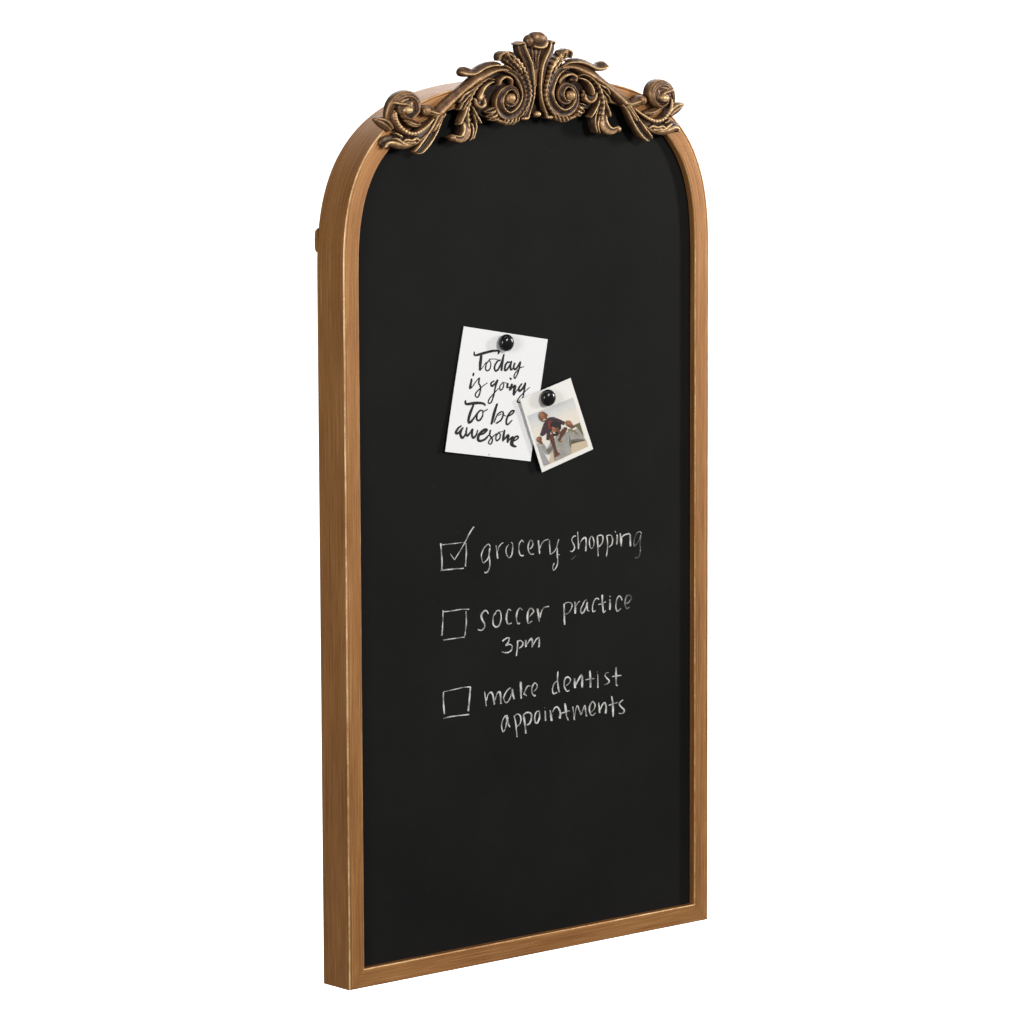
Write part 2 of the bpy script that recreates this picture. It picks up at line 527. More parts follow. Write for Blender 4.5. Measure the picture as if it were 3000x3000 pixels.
strokes_mesh("chalk_word", [(K5, KS, """7>10>7:938,585 950,700 965,820; 6>15>17:965,740 990,640 1040,595 1070,640 1085,720 1095,795; 7>17>15:1105,720 1140,620 1180,590 1195,660 1200,785;
10>12>9>8:1360,525 1310,560 1265,630 1245,700 1285,765 1335,720 1365,640 1380,560; 16>17>14:1385,545 1395,630 1415,710;
18>21>12:1520,425 1525,560 1528,700; 4>15>14:1680,495 1630,500 1590,580 1570,630; 14>12:1570,620 1620,655;
6>10>14>12:1735,580 1780,530 1785,480 1750,445 1715,490 1700,560 1710,620 1745,655 1762,640""")], DB, M_CHALK, panel, jitter=JT)
strokes_mesh("chalk_word", [(K6, KS, """9>14>13:410,260 405,400 415,500 432,600; 7>9>12:400,415 355,450 325,530 330,600 350,620 400,595;
8>12>12>9:545,490 590,450 615,390 575,350 530,375 512,440 520,520 560,580 598,565;
12>20>18:680,370 685,450 690,530; 8>17>19:700,490 740,400 795,320 805,420 803,520;
12>21>14:928,245 935,380 937,520; 9>10:858,395 930,380 1003,375;
5>10>11:1055,305 1058,420 1058,525; 9:1048,266;
7>12>10:1235,278 1195,285 1172,320 1195,360 1235,400 1240,430 1205,460 1155,475;
9>16>14>9:1352,190 1352,330 1355,470 1380,490; 9>12:1285,342 1440,322""")], DB, M_CHALK, panel, jitter=JT)
strokes_mesh("chalk_word", [(K5, KS, """8>10>9:1310,970 1265,985 1225,1060 1212,1150 1235,1235 1270,1190 1290,1100 1305,980; 22>20>12:1300,990 1310,1080 1345,1160;
11>12>9:1415,975 1440,1100 1462,1320; 8>12>8:1410,985 1465,950 1510,970 1525,1040 1505,1110 1450,1155;
17>17>13:1565,960 1585,1080 1605,1265; 8>17>11:1560,965 1620,925 1680,935 1695,1000 1670,1090 1620,1130;
10>12>14>9:1780,905 1755,960 1748,1030 1765,1095 1800,1075 1825,1000 1820,910 1785,900"""),
    (K6, KS, """11>15:205,895 212,1060; 12:197,848;
14>18>20:285,885 300,970 310,1060; 6>14>20:322,920 360,850 400,835 435,880 450,950 440,1020;
15>20>12>10:525,775 540,880 550,980 580,1050; 8>10:455,940 530,915 605,893;
7>9>13:652,825 665,930 678,1045; 7>11>13:680,1000 695,900 725,815 755,880 785,965; 8>12>15:790,960 815,880 845,815 860,900 875,990;
7>12>14>8:950,920 1000,860 1010,790 970,750 930,810 920,880 940,950 975,970 1020,930;
9>13>17:1070,765 1080,850 1088,935; 7>14>16:1095,880 1130,800 1170,765 1190,840 1182,940;
10>18>13:1280,660 1298,780 1305,995; 9>9:1235,808 1300,785 1372,762;
8>13>14>9:1465,720 1420,755 1405,790 1440,840 1480,880 1475,925 1430,940 1395,935""")], DB, M_CHALK, panel, jitter=JT)

# ------------------------------------------------------------------ the two pinned papers
Q = crop(1280, 930, 3.864)


def sheet(name, corners, y0, thick, mat, lift):
    """thin sheet through four crop-pixel corners TL TR BR BL on plane y0; lift(u, v) bends it forwards"""
    C = unproj(Q(corners), y0)
    n = 16
    V, F = [], []
    for side in (0, 1):
        for j in range(n + 1):
            for i in range(n + 1):
                u, v = i / n, j / n
                p = (C[0] * (1 - u) + C[1] * u) * (1 - v) + (C[3] * (1 - u) + C[2] * u) * v
                V.append((p[0], p[1] - lift(u, v) + side * thick, p[2]))
    m = (n + 1) ** 2
    for j in range(n):
        for i in range(n):
            a = j * (n + 1) + i
            F.append((a, a + n + 1, a + n + 2, a + 1))
            F.append((m + a, m + a + 1, m + a + n + 2, m + a + n + 1))
    rim = [i for i in range(n + 1)] + [j * (n + 1) + n for j in range(1, n + 1)] + [n * (n + 1) + i for i in range(n - 1, -1, -1)] + [j * (n + 1) for j in range(n - 1, 0, -1)]
    for k in range(len(rim)):
        a, b = rim[k], rim[(k + 1) % len(rim)]
        F.append((a, b, m + b, m + a))
    o = mesh_obj(name, V, F, mat, None, False)
    def surf(P):
        e1, e2 = C[1] - C[0], C[3] - C[0]
        A = np.stack([e1, e2], 1)
        uv = np.linalg.lstsq(A, (P - C[0]).T, rcond=None)[0]
        return np.array([lift(a, b) for a, b in uv.T])
    return o, surf, C


YC = DB - 0.0006
lift_c = lambda u, v: 0.0020 * max(v, 0) ** 2.5 * (0.55 + 0.45 * (1 - u)) + 0.0007 * (2 * u - 1) ** 2
card, surf_c, CC = sheet("quote_card", [(300, 100), (1250, 247), (1047, 1627), (75, 1517)], YC, 0.0004, M_CARD, lift_c)
tag(card, "white card with black brush lettering pinned to the chalkboard by a magnet", "card")
strokes_mesh("brush_lettering", [(Q, 1, """
6>11>13>12>10>8:422,385 420,420 440,428 490,415 560,396 640,378 700,382 692,418; 13>14>11:502,425 490,520 485,603; 4:485,603 520,560 556,505;
5>7>5>4:600,478 562,520 550,580 570,604 600,578 610,520 592,478 640,470 692,476;
8>9>6:722,480 682,500 652,560 662,604 692,588 726,520 757,420; 7>12>10:760,412 738,520 730,606;
8>10>6:838,508 800,508 772,550 772,600 802,578 840,512; 7>9>5:846,490 832,560 842,594 874,558;
8>9>7:884,510 868,560 882,590 912,558 944,500; 8>6>4:946,496 932,570 906,650 880,690 872,664 892,622 940,572 986,556;
9:414,625 406,664; 8>11>6:392,690 380,750 370,802 402,778; 5>4:402,780 442,722 474,684; 8>7>6>4:480,680 472,740 492,790 482,860 456,904 432,884 442,850 502,790 572,738;
6>9>6:652,716 612,742 622,778 662,740 690,702; 9>7>6>4:690,702 662,780 642,880 612,960 582,970 586,930 642,860 702,800;
5>6>4:742,738 712,780 717,824 746,800 756,752 742,736 790,742; 10:802,740 792,800; 9:828,680 838,708; 5:792,802 832,782; 10>12:852,748 822,828; 6>12>11:826,820 882,772 872,830 866,884;
7>10>7:962,746 926,800 932,834 970,800 1000,742; 5:868,880 900,830 928,795; 9>6>5>3:1000,736 986,820 966,920 932,960 906,950 932,902 1000,832 1052,788;
7>13>14>12>9:320,935 318,972 345,980 400,972 460,967 520,974 548,998; 9>13>11>5:412,985 376,1070 352,1150 356,1190 392,1165 452,1082;
8>9>6>5:492,1045 452,1090 446,1150 472,1166 510,1120 516,1062 492,1046 530,1060 574,1037;
9>13>10:682,972 652,1060 610,1212; 6>7>8:640,1190 682,1100 732,1066 750,1090 722,1160 662,1200; 4:692,1112 732,1092 780,1120;
6>8>9>5:802,1120 850,1090 870,1056 842,1060 802,1110 782,1170 792,1214 850,1160;
7>12>8:272,1222 232,1250 202,1302 232,1306 290,1242; 10>12>6:272,1258 254,1320 280,1362 322,1308; 7>10>6:332,1240 322,1300 332,1340 370,1300 396,1256; 9>10>5:396,1256 388,1330 406,1362 440,1322 456,1270;
6>12>13>7:472,1332 522,1312 560,1272 532,1270 482,1310 457,1360 472,1396 532,1380 582,1330; 8>6>5:602,1270 592,1330 622,1380 602,1432 577,1416 602,1370 672,1312;
6>7>4:692,1300 662,1350 667,1394 702,1370 712,1322 692,1302 742,1290; 8>11>8:762,1270 748,1340 740,1404; 6>12>9:746,1390 800,1332 797,1370 792,1420; 6>12>7:797,1400 852,1352 832,1420 842,1450 890,1466;
6>8>9>5:862,1400 905,1372 912,1346 882,1350 852,1400 857,1440 895,1460;
2>2:570,1552 578,1548 584,1556 576,1560""")], YC, M_INK, card, lift=0.0001, surf=surf_c, step=5, taper=0.5, jitter=0.03, fat=1.22)

YP = YC - 0.0030
lift_p = lambda u, v: 0.0006 * v + 0.0010 * (1 - u)
photo, surf_p, CP = sheet("photo_print", [(935, 928), (1513, 685), (1765, 1490), (1180, 1752)], YP, 0.0005, M_PRINT, lift_p)
tag(photo, "small white bordered photo print of two people outdoors, overlapping the lettered card", "photo")


def ell(cx, cy, rx, ry, rot=0, n=18):
    r = math.radians(rot)
    return [(cx + rx * math.cos(a) * math.cos(r) - ry * math.sin(a) * math.sin(r), cy + rx * math.cos(a) * math.sin(r) + ry * math.sin(a) * math.cos(r))
            for a in [2 * math.pi * k / n for k in range(n)]]


PC = {"sky_top": srgb(206, 207, 207), "sky_a": srgb(213, 213, 211), "sky_mid": srgb(221, 218, 213), "sky_b": srgb(228, 222, 213), "sky_low": srgb(234, 225, 212), "sand": srgb(206, 186, 158), "dune": srgb(104, 100, 66), "grass": srgb(138, 128, 92), "scrub": srgb(92, 84, 62),
      "sweater": srgb(158, 155, 147), "sweater_shade": srgb(112, 110, 104), "skin": srgb(118, 74, 48), "skin_light": srgb(158, 106, 72), "leg": srgb(92, 52, 36), "hair": srgb(30, 26, 25),
      "shirt": srgb(52, 40, 48), "plaid": srgb(120, 66, 66), "maroon": srgb(112, 44, 38), "white": srgb(228, 226, 222), "stripe": srgb(70, 74, 84)}
keys = list(PC)
def mat_print(name, c):
    m, nt, b = new_mat(name)
    tc = N(nt, 'ShaderNodeTexCoord')
    n1 = noise(nt, tc.outputs['Object'], 650, 4, 0.7)
    n2 = noise(nt, tc.outputs['Object'], 130, 2, 0.5)
    f = math_(nt, 'ADD', math_(nt, 'MULTIPLY', n1, 0.6), math_(nt, 'MULTIPLY', n2, 0.4))
    k = 0.30 if max(c) < 0.35 else 0.06
    nt.links.new(ramp(nt, [(0.3, tuple(v * 0.82 * (1 - k) for v in c)), (0.7, tuple(v * 0.84 * (1 + k) for v in c))], f), b.inputs['Base Color'])
    b.inputs['Roughness'].default_value = 0.45
    b.inputs['Specular IOR Level'].default_value = 0.3
    return m


pmats = [mat_print("print_" + k, PC[k]) for k in keys]
c00, c10, c11, c01 = [np.array(p, float) for p in ((1013, 1115), (1540, 905), (1710, 1460), (1203, 1687))]
def uvp(u, v):
    return tuple((c00 * (1 - u) + c10 * u) * (1 - v) + (c01 * (1 - u) + c11 * u) * v)
polys = [("sky_top", [uvp(0, 0), uvp(1, 0), uvp(1, .3), uvp(0, .3)]), ("sky_a", [uvp(0, .10), uvp(1, .07), uvp(1, .4), uvp(0, .4)]), ("sky_mid", [uvp(0, .18), uvp(1, .14), uvp(1, .4), uvp(0, .4)]), ("sky_b", [uvp(0, .27), uvp(1, .21), uvp(1, .5), uvp(0, .5)]),
         ("sky_low", [uvp(0, .34), uvp(1, .26), uvp(1, .8), uvp(0, .8)]),
         ("sand", [uvp(0, .62), uvp(.5, .7), uvp(1, .86), uvp(1, 1), uvp(0, 1)]),
         ("dune", [(1512, 1240), (1560, 1212), (1614, 1188), (1660, 1340), (1600, 1330), (1520, 1290)]),
         ("grass", [(1475, 1265), (1530, 1250), (1600, 1310), (1560, 1330), (1480, 1300)]),
         ("scrub", [(1500, 1395), (1600, 1385), (1690, 1390), (1600, 1410), (1500, 1440)]),
         ("white", [uvp(0, .53), (1150, 1420), (1285, 1400), (1300, 1440), (1255, 1650), uvp(.1, .975), uvp(0, 1)])]
for k in range(26):                                   # fine dark stripes in the lower left
    v = .55 + k * .0170
    w_ = .045 + .0035 * k
    polys.append(("stripe", [uvp(0, v), uvp(w_, v + .004), uvp(w_, v + .013), uvp(0, v + .009)]))
polys += [("sweater", [(1300, 1400), (1345, 1345), (1420, 1310), (1490, 1285), (1560, 1300), (1515, 1400), (1512, 1540), (1420, 1590), (1332, 1628), (1310, 1520)]),
          ("sweater_shade", [(1490, 1330), (1560, 1310), (1520, 1400), (1512, 1480), (1490, 1440)]),
          ("sweater_shade", [(1310, 1500), (1335, 1560), (1332, 1628), (1318, 1570)]),
          ("sweater", [(1490, 1290), (1600, 1330), (1538, 1258), (1578, 1240), (1640, 1320), (1678, 1382), (1570, 1400), (1505, 1380)]),
          ("sweater_shade", [(1600, 1370), (1678, 1382), (1570, 1402), (1510, 1385)]),
          ("white", [(1528, 1262), (1572, 1238), (1580, 1252), (1540, 1278)]),
          ("sweater", [(1165, 1450), (1200, 1425), (1240, 1490), (1285, 1400), (1312, 1420), (1312, 1500), (1262, 1555), (1225, 1545), (1190, 1500)]),
          ("sweater_shade", [(1225, 1500), (1300, 1450), (1305, 1490), (1255, 1545)]),
          ("shirt", [(1228, 1160), (1262, 1132), (1310, 1124), (1380, 1150), (1446, 1182), (1436, 1218), (1380, 1200), (1325, 1182), (1290, 1240), (1272, 1330), (1264, 1390), (1232, 1384), (1238, 1300), (1214, 1330), (1185, 1345), (1160, 1330), (1180, 1270), (1200, 1210)]),
          ("maroon", [(1240, 1190), (1262, 1160), (1296, 1172), (1284, 1262), (1256, 1266)])]
for (x, y) in ((1205, 1230), (1190, 1290), (1215, 1310), (1245, 1320), (1250, 1370), (1330, 1140), (1370, 1165), (1410, 1180), (1300, 1135), (1225, 1270)):
    polys.append(("plaid", ell(x, y, 11, 3.5, 25, 6)))
    polys.append(("plaid", ell(x + 4, y + 6, 3, 11, 15, 6)))
polys += [("leg", [(1388, 1300), (1436, 1242), (1468, 1244), (1470, 1268), (1440, 1320), (1398, 1375), (1410, 1412), (1395, 1415), (1362, 1384), (1385, 1350)]),
          ("leg", [(1264, 1322), (1310, 1318), (1326, 1400), (1340, 1470), (1362, 1530), (1386, 1535), (1380, 1556), (1328, 1582), (1332, 1545), (1300, 1450), (1280, 1400)]),
          ("skin_light", ell(1398, 1398, 16, 9, 40)), ("skin", ell(1356, 1560, 26, 12, -25)),
          ("skin", [(1450, 1190), (1500, 1165), (1550, 1235), (1520, 1252), (1465, 1222)]), ("skin_light", ell(1490, 1190, 36, 24, 20)),
          ("skin", ell(1150, 1378, 28, 34, 20)), ("skin_light", ell(1142, 1372, 14, 18, 20)), ("skin", [(1140, 1400), (1180, 1395), (1190, 1430), (1165, 1440)]),
          ("skin", ell(1336, 1278, 50, 66, -12)), ("skin_light", ell(1316, 1272, 22, 36, -12)), ("hair", ell(1344, 1212, 58, 36, 4)), ("hair", ell(1385, 1240, 16, 34, 0)),
          ("hair", ell(1340, 1318, 34, 20, -25)), ("white", ell(1322, 1306, 17, 5, 30)), ("hair", ell(1296, 1266, 8, 3, 10, 8)), ("hair", ell(1326, 1272, 8, 3, 10, 8)),
          ("skin", ell(1196, 1122, 46, 60, -22)), ("skin_light", ell(1182, 1112, 27, 40, -22)), ("skin", ell(1238, 1106, 10, 18, 0)), ("white", ell(1208, 1156, 16, 5, -24)),
          ("hair", ell(1168, 1132, 7, 3, -20, 8)), ("hair", ell(1200, 1120, 7, 3, -20, 8)), ("skin", ell(1186, 1142, 6, 8, -20, 8))]
V, F, FM = [], [], []
for k, (cn, P) in enumerate(polys):
    X = unproj(Q(P), YP - 0.00005 - 0.000010 * k)
    X[:, 1] -= surf_p(X)
    # fan through subdivided centre so that it follows the sheet
    b0 = len(V)
    V += list(X)
    F.append(tuple(range(b0, b0 + len(P))))
    FM.append(keys.index(cn))
mesh_obj("printed_picture", V, F, None, photo, False, mats=pmats, fmat=FM)


# ------------------------------------------------------------------ magnets
def magnet(px, surface_y, label, h=0.0092, r=0.0085):
    mid = unproj([px], surface_y - 0.0045)[0]
    prof = [(0.80, 0.0), (0.84, 0.10), (0.95, 0.20), (1.0, 0.34), (1.0, 0.44), (0.975, 0.58), (0.90, 0.72), (0.77, 0.845), (0.58, 0.93), (0.34, 0.98), (0.12, 0.998)]
    n = 48
    V, F = [], []
    for (rr, hh) in prof:
        for k in range(n):
            a = 2 * math.pi * k / n
            V.append((rr * r * math.cos(a), -hh * h, rr * r * math.sin(a)))
    for i in range(len(prof) - 1):
        for k in range(n):
            a, b = i * n + k, i * n + (k + 1) % n
            F.append((a, b, b + n, a + n))
    F.append(tuple(range(n - 1, -1, -1)))
    F.append(tuple(range((len(prof) - 1) * n, len(prof) * n)))
    o = mesh_obj("magnet", V, F, M_MAG, None, True)
    o.location = (mid[0], surface_y, mid[2])
    return tag(o, label, "magnet", "round black magnets on the board")


mp = Q([(791, 288)])[0]
magnet(mp, YC - 0.0001, "glossy black round magnet holding the white lettered card")
mp = Q([(1264, 911)])[0]
magnet(mp, YP - 0.0004, "glossy black round magnet holding the small photo print")

# ------------------------------------------------------------------ crest ornament (symmetric casting; traced on the right half, mirrored)
crest = empty("crest_ornament", (0, 0, 0), root)
C1, C2, C3 = crop(1560, 90, 7), crop(1740, 190, 7), crop(1330, 90, 7)
ROUND = [(-1, .25, .1), (-.85, .62, .25), (-.5, .92, .55), (0, 1, .75), (.5, .92, .55), (.85, .62, .25), (1, .25, .1)]
CHAN = [(-1, .45, .3), (-.9, .88, .8), (-.74, 1, 1.05), (-.5, .78, .35), (0, .58, .08), (.5, .78, .35), (.74, 1, 1.05), (.9, .88, .8), (1, .45, .3)]
RIMR = [(-1, .25, .05), (-.75, .48, .1), (-.25, .55, .08), (.25, .68, .18), (.55, .95, .75), (.74, 1, 1.05), (.9, .86, .8), (1, .4, .3)]
RIML = [(-t, p, r) for t, p, r in RIMR[::-1]]
RIDGE = [(-1, .3, .1), (-.7, .52, .18), (-.35, .74, .3), (-.12, .97, .9), (0, 1, 1.05), (.12, .97, .9), (.35, .74, .3), (.7, .52, .18), (1, .3, .1)]
ARM = [(-1, .3, .2), (-.8, .6, .35), (-.35, .85, .4), (0, .97, .5), (.2, 1, .8), (.35, .97, .7), (.6, .8, .3), (.85, .6, .2), (1, .3, .1)]


class Cast:
    def __init__(self, name, both=True):
        self.name, self.both = name, both
        self.V, self.F, self.R = [], [], []

    def add(self, V, F, R):
        b = len(self.V)
        self.V += [tuple(v) for v in V]
        self.F += [tuple(i + b for i in f) for f in F]
        self.R += list(R)

    def sweep(self, cr, pts, prof=ROUND, ends=(1, 1), base=0.0008, step=9.0, metric=False, K=27, wave=None, pl=.85, ws=1.08, vein=0.0):
        """pts: (x, y, halfwidth, height_mm) along the stroke"""
        P = np.array(pts, float)
        if ends[0]:
            t = P[0, :2] - P[1, :2]
            P = np.vstack([np.r_[P[0, :2] + t / np.linalg.norm(t) * P[0, 2] * ends[0] * .8, P[0, 2:]], P])
        if ends[1]:
            t = P[-1, :2] - P[-2, :2]
            P = np.vstack([P, np.r_[P[-1, :2] + t / np.linalg.norm(t) * P[-1, 2] * ends[1] * .8, P[-1, 2:]]])
        L = float(np.linalg.norm(np.diff(P[:, :2], axis=0), axis=1).sum())
        n = max(8, int(L / step))
        S = catmull(P, n)
        C, w, h = S[:, :2], np.maximum(S[:, 2], 1e-5) * (1.0 if metric else ws), np.maximum(S[:, 3], .3) / 1000
        T = np.gradient(C, axis=0)
        T /= np.maximum(np.linalg.norm(T, axis=1), 1e-9)[:, None]
        Nn = np.stack([-T[:, 1], T[:, 0]], 1)
        d = np.concatenate([[0], np.cumsum(np.linalg.norm(np.diff(C, axis=0), axis=1))])
        f = np.ones(n)
        for k, e in enumerate(ends):
            if e:
                q = np.clip((d if k == 0 else d[-1] - d) / (w * e), 0.02, 1)
                f = np.minimum(f, (1 - (1 - q) ** 2.7) ** (1 / 2.7))
        if wave:
            f = f * (1 + wave[0] * np.sin(d / wave[1] * 2 * math.pi))
        tt = np.linspace(-1, 1, K)
        tt = np.sign(tt) * np.abs(tt) ** 0.85
        pt, pp_, pr = np.array(prof).T
        hp, rb = np.interp(tt, pt, pp_), np.interp(tt, pt, pr)
        hp = np.convolve(np.pad(hp, 1, mode='edge'), [.2, .6, .2], 'valid')
        if vein:
            fl = np.cos(tt * 15.0) * (1 - tt ** 2)
            hp = hp + vein * fl
            rb = rb + 1.6 * vein * fl
        V, R = [], []
        hh = h * (0.55 + 0.45 * f)
        if metric:
            ctr = np.stack([C[:, 0], -h, C[:, 1]], 1)
            side = np.stack([Nn[:, 0], 0 * w, Nn[:, 1]], 1) * (w * f)[:, None]
        else:
            A = unproj(cr(C + Nn * (w * f)[:, None]), -hh * pl)
            B = unproj(cr(C - Nn * (w * f)[:, None]), -hh * pl)
            ctr, side = (A + B) / 2, (A - B) / 2
        V += [(c[0] - s[0], base, c[2] - s[2]) for c, s in zip(ctr, side)]
        R += [0.0] * n
        V += [(c[0] - s[0], -x * hp[0] * 0.55, c[2] - s[2]) for c, s, x in zip(ctr, side, hh)]
        R += [rb[0] * .6] * n
        for k in range(K):
            for c, s, x, ff in zip(ctr, side, hh, f):
                V.append((c[0] + s[0] * tt[k], -x * hp[k], c[2] + s[2] * tt[k]))
                R.append(rb[k] * (0.35 + 0.65 * ff) + 0.25 * (1 - ff))
        V += [(c[0] + s[0], -x * hp[-1] * 0.55, c[2] + s[2]) for c, s, x in zip(ctr, side, hh)]
        R += [rb[-1] * .6] * n
        V += [(c[0] + s[0], base, c[2] + s[2]) for c, s in zip(ctr, side)]
        R += [0.0] * n
        rows = K + 4
        F = []
        for r in range(rows - 1):
            for i in range(n - 1):
                a = r * n + i
                F.append((a, a + n, a + n + 1, a + 1))
        for i in range(n - 1):
            a = (rows - 1) * n + i
            F.append((a, i, i + 1, a + 1))
        F.append(tuple(r * n for r in range(rows - 1, -1, -1)))
        F.append(tuple(r * n + n - 1 for r in range(rows)))
        self.add(V, F, R)
        return self

    def blob(self, cr, x, y, rx, ry, h0, h1, rub=0.8, metric=False, nu=16, nv=12, rot=0, sq=1.0):
        """ellipsoid lump spanning heights h0..h1 mm"""
        hm = -(h0 + h1) / 2000
        if metric:
            c, ex, ez = np.array([x, hm, y]), np.array([rx, 0, 0]), np.array([0, 0, ry])
        else:
            c, a, b = unproj(cr([(x, y), (x + rx, y), (x, y - ry)]), hm)
            ex, ez = a - c, b - c
        r = math.radians(rot)
        ex, ez = ex * math.cos(r) + ez * math.sin(r), -ex * math.sin(r) + ez * math.cos(r)
        ey = np.array([0, (h1 - h0) / 2000, 0])
        V, F, R = [], [], []
        for j in range(nv + 1):
            ph = -math.pi / 2 + math.pi * j / nv
            for i in range(nu):
                th = 2 * math.pi * i / nu
                pw = lambda v: math.copysign(abs(v) ** sq, v)
                q = c + pw(math.cos(ph)) * (pw(math.cos(th)) * ex + pw(math.sin(th)) * ez) - pw(math.sin(ph)) * ey
                V.append(q)
                R.append(rub * (0.25 + 0.75 * max(0, math.sin(ph))) if ph > 0 else rub * 0.2)
        for j in range(nv):
            for i in range(nu):
                a, b = j * nu + i, j * nu + (i + 1) % nu
                F.append((a, b, b + nu, a + nu))
        self.add(V, F, R)
        return self

    def plate(self, cr, outline, h, rub=0.0, base=0.0008):
        P = unproj(cr(outline), -h / 1000)
        n = len(P)
        V = [tuple(p) for p in P] + [(p[0], base, p[2]) for p in P]
        F = [tuple(range(n)), tuple(range(2 * n - 1, n - 1, -1))] + [(i, n + i, n + (i + 1) % n, (i + 1) % n) for i in range(n)]
        self.add(V, F, [rub] * (2 * n))
        return self

    def build(self, voxel=0.00055, smooth=5):
        V, F, R = self.V, self.F, self.R
        if voxel:
            V, F, R = fuse(V, F, R, voxel, smooth)
        o = mesh_obj(self.name, V, F, M_ORN, crest, True, rub=R)
        if self.both:
            V2 = np.array(V) * np.array([-1.0, 1.0, 1.0])
            mesh_obj(self.name, V2, [f[::-1] for f in F], M_ORN, crest, True, rub=R)
        return o


from mathutils.kdtree import KDTree


def fuse(V, F, R, voxel, smooth):
    """weld the overlapping strokes of one cast element into a single skin and carry the gilding over"""
    me = bpy.data.meshes.new("tmp")
    me.from_pydata([tuple(map(float, v)) for v in V], [], F)
    fix_normals(me)
    ob = bpy.data.objects.new("tmp", me)
    col.objects.link(ob)
    m = ob.modifiers.new("r", 'REMESH')
    m.mode, m.voxel_size = 'VOXEL', voxel
    m2 = ob.modifiers.new("s", 'SMOOTH')
    m2.factor, m2.iterations = 0.5, smooth
    dg = bpy.context.evaluated_depsgraph_get()
    ev = bpy.data.meshes.new_from_object(ob.evaluated_get(dg))
    n = len(ev.vertices)
    co = np.empty(n * 3, np.float32)
    ev.vertices.foreach_get("co", co)
    co = co.reshape(-1, 3)
    nr = np.empty(n * 3, np.float32)
    ev.vertices.foreach_get("normal", nr)
    nr = nr.reshape(-1, 3)
    ed = np.empty(len(ev.edges) * 2, np.int32)
    ev.edges.foreach_get("vertices", ed)
    ed = ed.reshape(-1, 2)
    kd = KDTree(len(V))
    for i, v in enumerate(V):
        kd.insert(v, i)
    kd.balance()
    Ra = np.array(R)
    rub = np.array([np.mean([Ra[i] for (_, i, _) in kd.find_n(c, 3)]) for c in co])
    # wax gilding catches on proud edges: convexity of the skin, averaged over a few rings
    def avg(x):
        acc, cnt = np.zeros_like(x), np.zeros(n)
        np.add.at(acc, ed[:, 0], x[ed[:, 1]])
        np.add.at(acc, ed[:, 1], x[ed[:, 0]])
        np.add.at(cnt, ed.ravel(), 1)
        return acc / np.maximum(cnt, 1).reshape(-1, *([1] * (x.ndim - 1)))
    sm = co
    for _ in range(5):
        sm = avg(sm)
    cv = ((co - sm) * nr).sum(1)
    cv = avg(avg(cv))
    rub = avg(rub)
    rub = rub + np.clip(cv / (voxel * 0.9), -0.2, 0.38)
    Fo = [tuple(p.vertices) for p in ev.polygons]
    bpy.data.objects.remove(ob)
    bpy.data.meshes.remove(me)
    bpy.data.meshes.remove(ev)
    return co, Fo, rub


import bmesh


def fix_normals(me):
    bm = bmesh.new()
    bm.from_mesh(me)
    bmesh.ops.recalc_face_normals(bm, faces=bm.faces)
    bm.to_mesh(me)
    bm.free()


# ---- centre shell (on the axis, metric x, z)
c = Cast("shell_leaf", False)
c.sweep(None, [(0, .866, .0010, 9), (0, .878, .0020, 9.5), (0, .890, .0042, 9.5), (0, .900, .0068, 9), (0, .911, .0100, 9), (0, .921, .0118, 10)],
        [(-1, .6, .1), (-.6, .55, .12), (0, .42, .2), (.6, .55, .12), (1, .6, .1)], ends=(0, 0), metric=True, step=.0006)
c.blob(None, 0.0006, .9238, .0104, .0068, 0, 13.4, .42, True, 28, 20, sq=.85)
c.blob(None, 0, .9195, .0115, .0050, -1, 11.5, .3, True, 28, 20, sq=.8)
for s_ in (-1, 1):
    c.blob(None, s_ * .0094, .9214, .0052, .0064, 0, 11.8, .36, True, rot=-s_ * 25)
c.blob(None, 0, .911, .0205, .0115, -1, 6.5, .12, True, 24, 16)
for s_ in (-1, 0, 1):
    c.sweep(None, [(s_ * .0004, .876, .0006, 7.5), (s_ * .0018, .892, .0010, 7.2), (s_ * .0040, .905, .0015, 7.5), (s_ * .0068, .916, .0019, 9)], [(-1, .5, .1), (-.4, .9, .35), (0, 1, .5), (.4, .9, .35), (1, .5, .1)], ends=(.8, .6), metric=True, step=.0005)
c.sweep(None, [(-.0050, .9160, .0012, 12.4), (.0010, .9148, .0018, 13.6), (.0070, .9158, .0030, 14.0), (.0108, .9195, .0030, 13)], [(-1, .7, .3), (-.4, .95, .7), (0, 1, .9), (.4, .95, .7), (1, .7, .3)], ends=(.8, .8), metric=True, step=.0005)
c.build()
c = Cast("bead", False)
c.blob(None, 0, .8492, .0044, .0032, 1, 12.6, .9, True)
c.build()
c = Cast("backing_plate", False)
for s in (1, -1):
    pass
P = [(40, 1000), (160, 760), (330, 600), (500, 640), (720, 700), (900, 710), (1130, 810), (1300, 990), (1440, 1150), (1500, 1300), (1480, 1480), (1300, 1560), (1080, 1600), (960, 1700), (700, 1790), (460, 1780), (220, 1760), (40, 1780)]
X = unproj(C1(P), -.001)
n_ = len(X)
X2 = [(-p[0], p[1], p[2]) for p in X]
c.add([tuple(p) for p in X] + X2, [tuple(range(n_)), tuple(range(2 * n_ - 1, n_ - 1, -1)), (0, n_ - 1, 2 * n_ - 1, n_)], [0.0] * (2 * n_))
c.build(0)

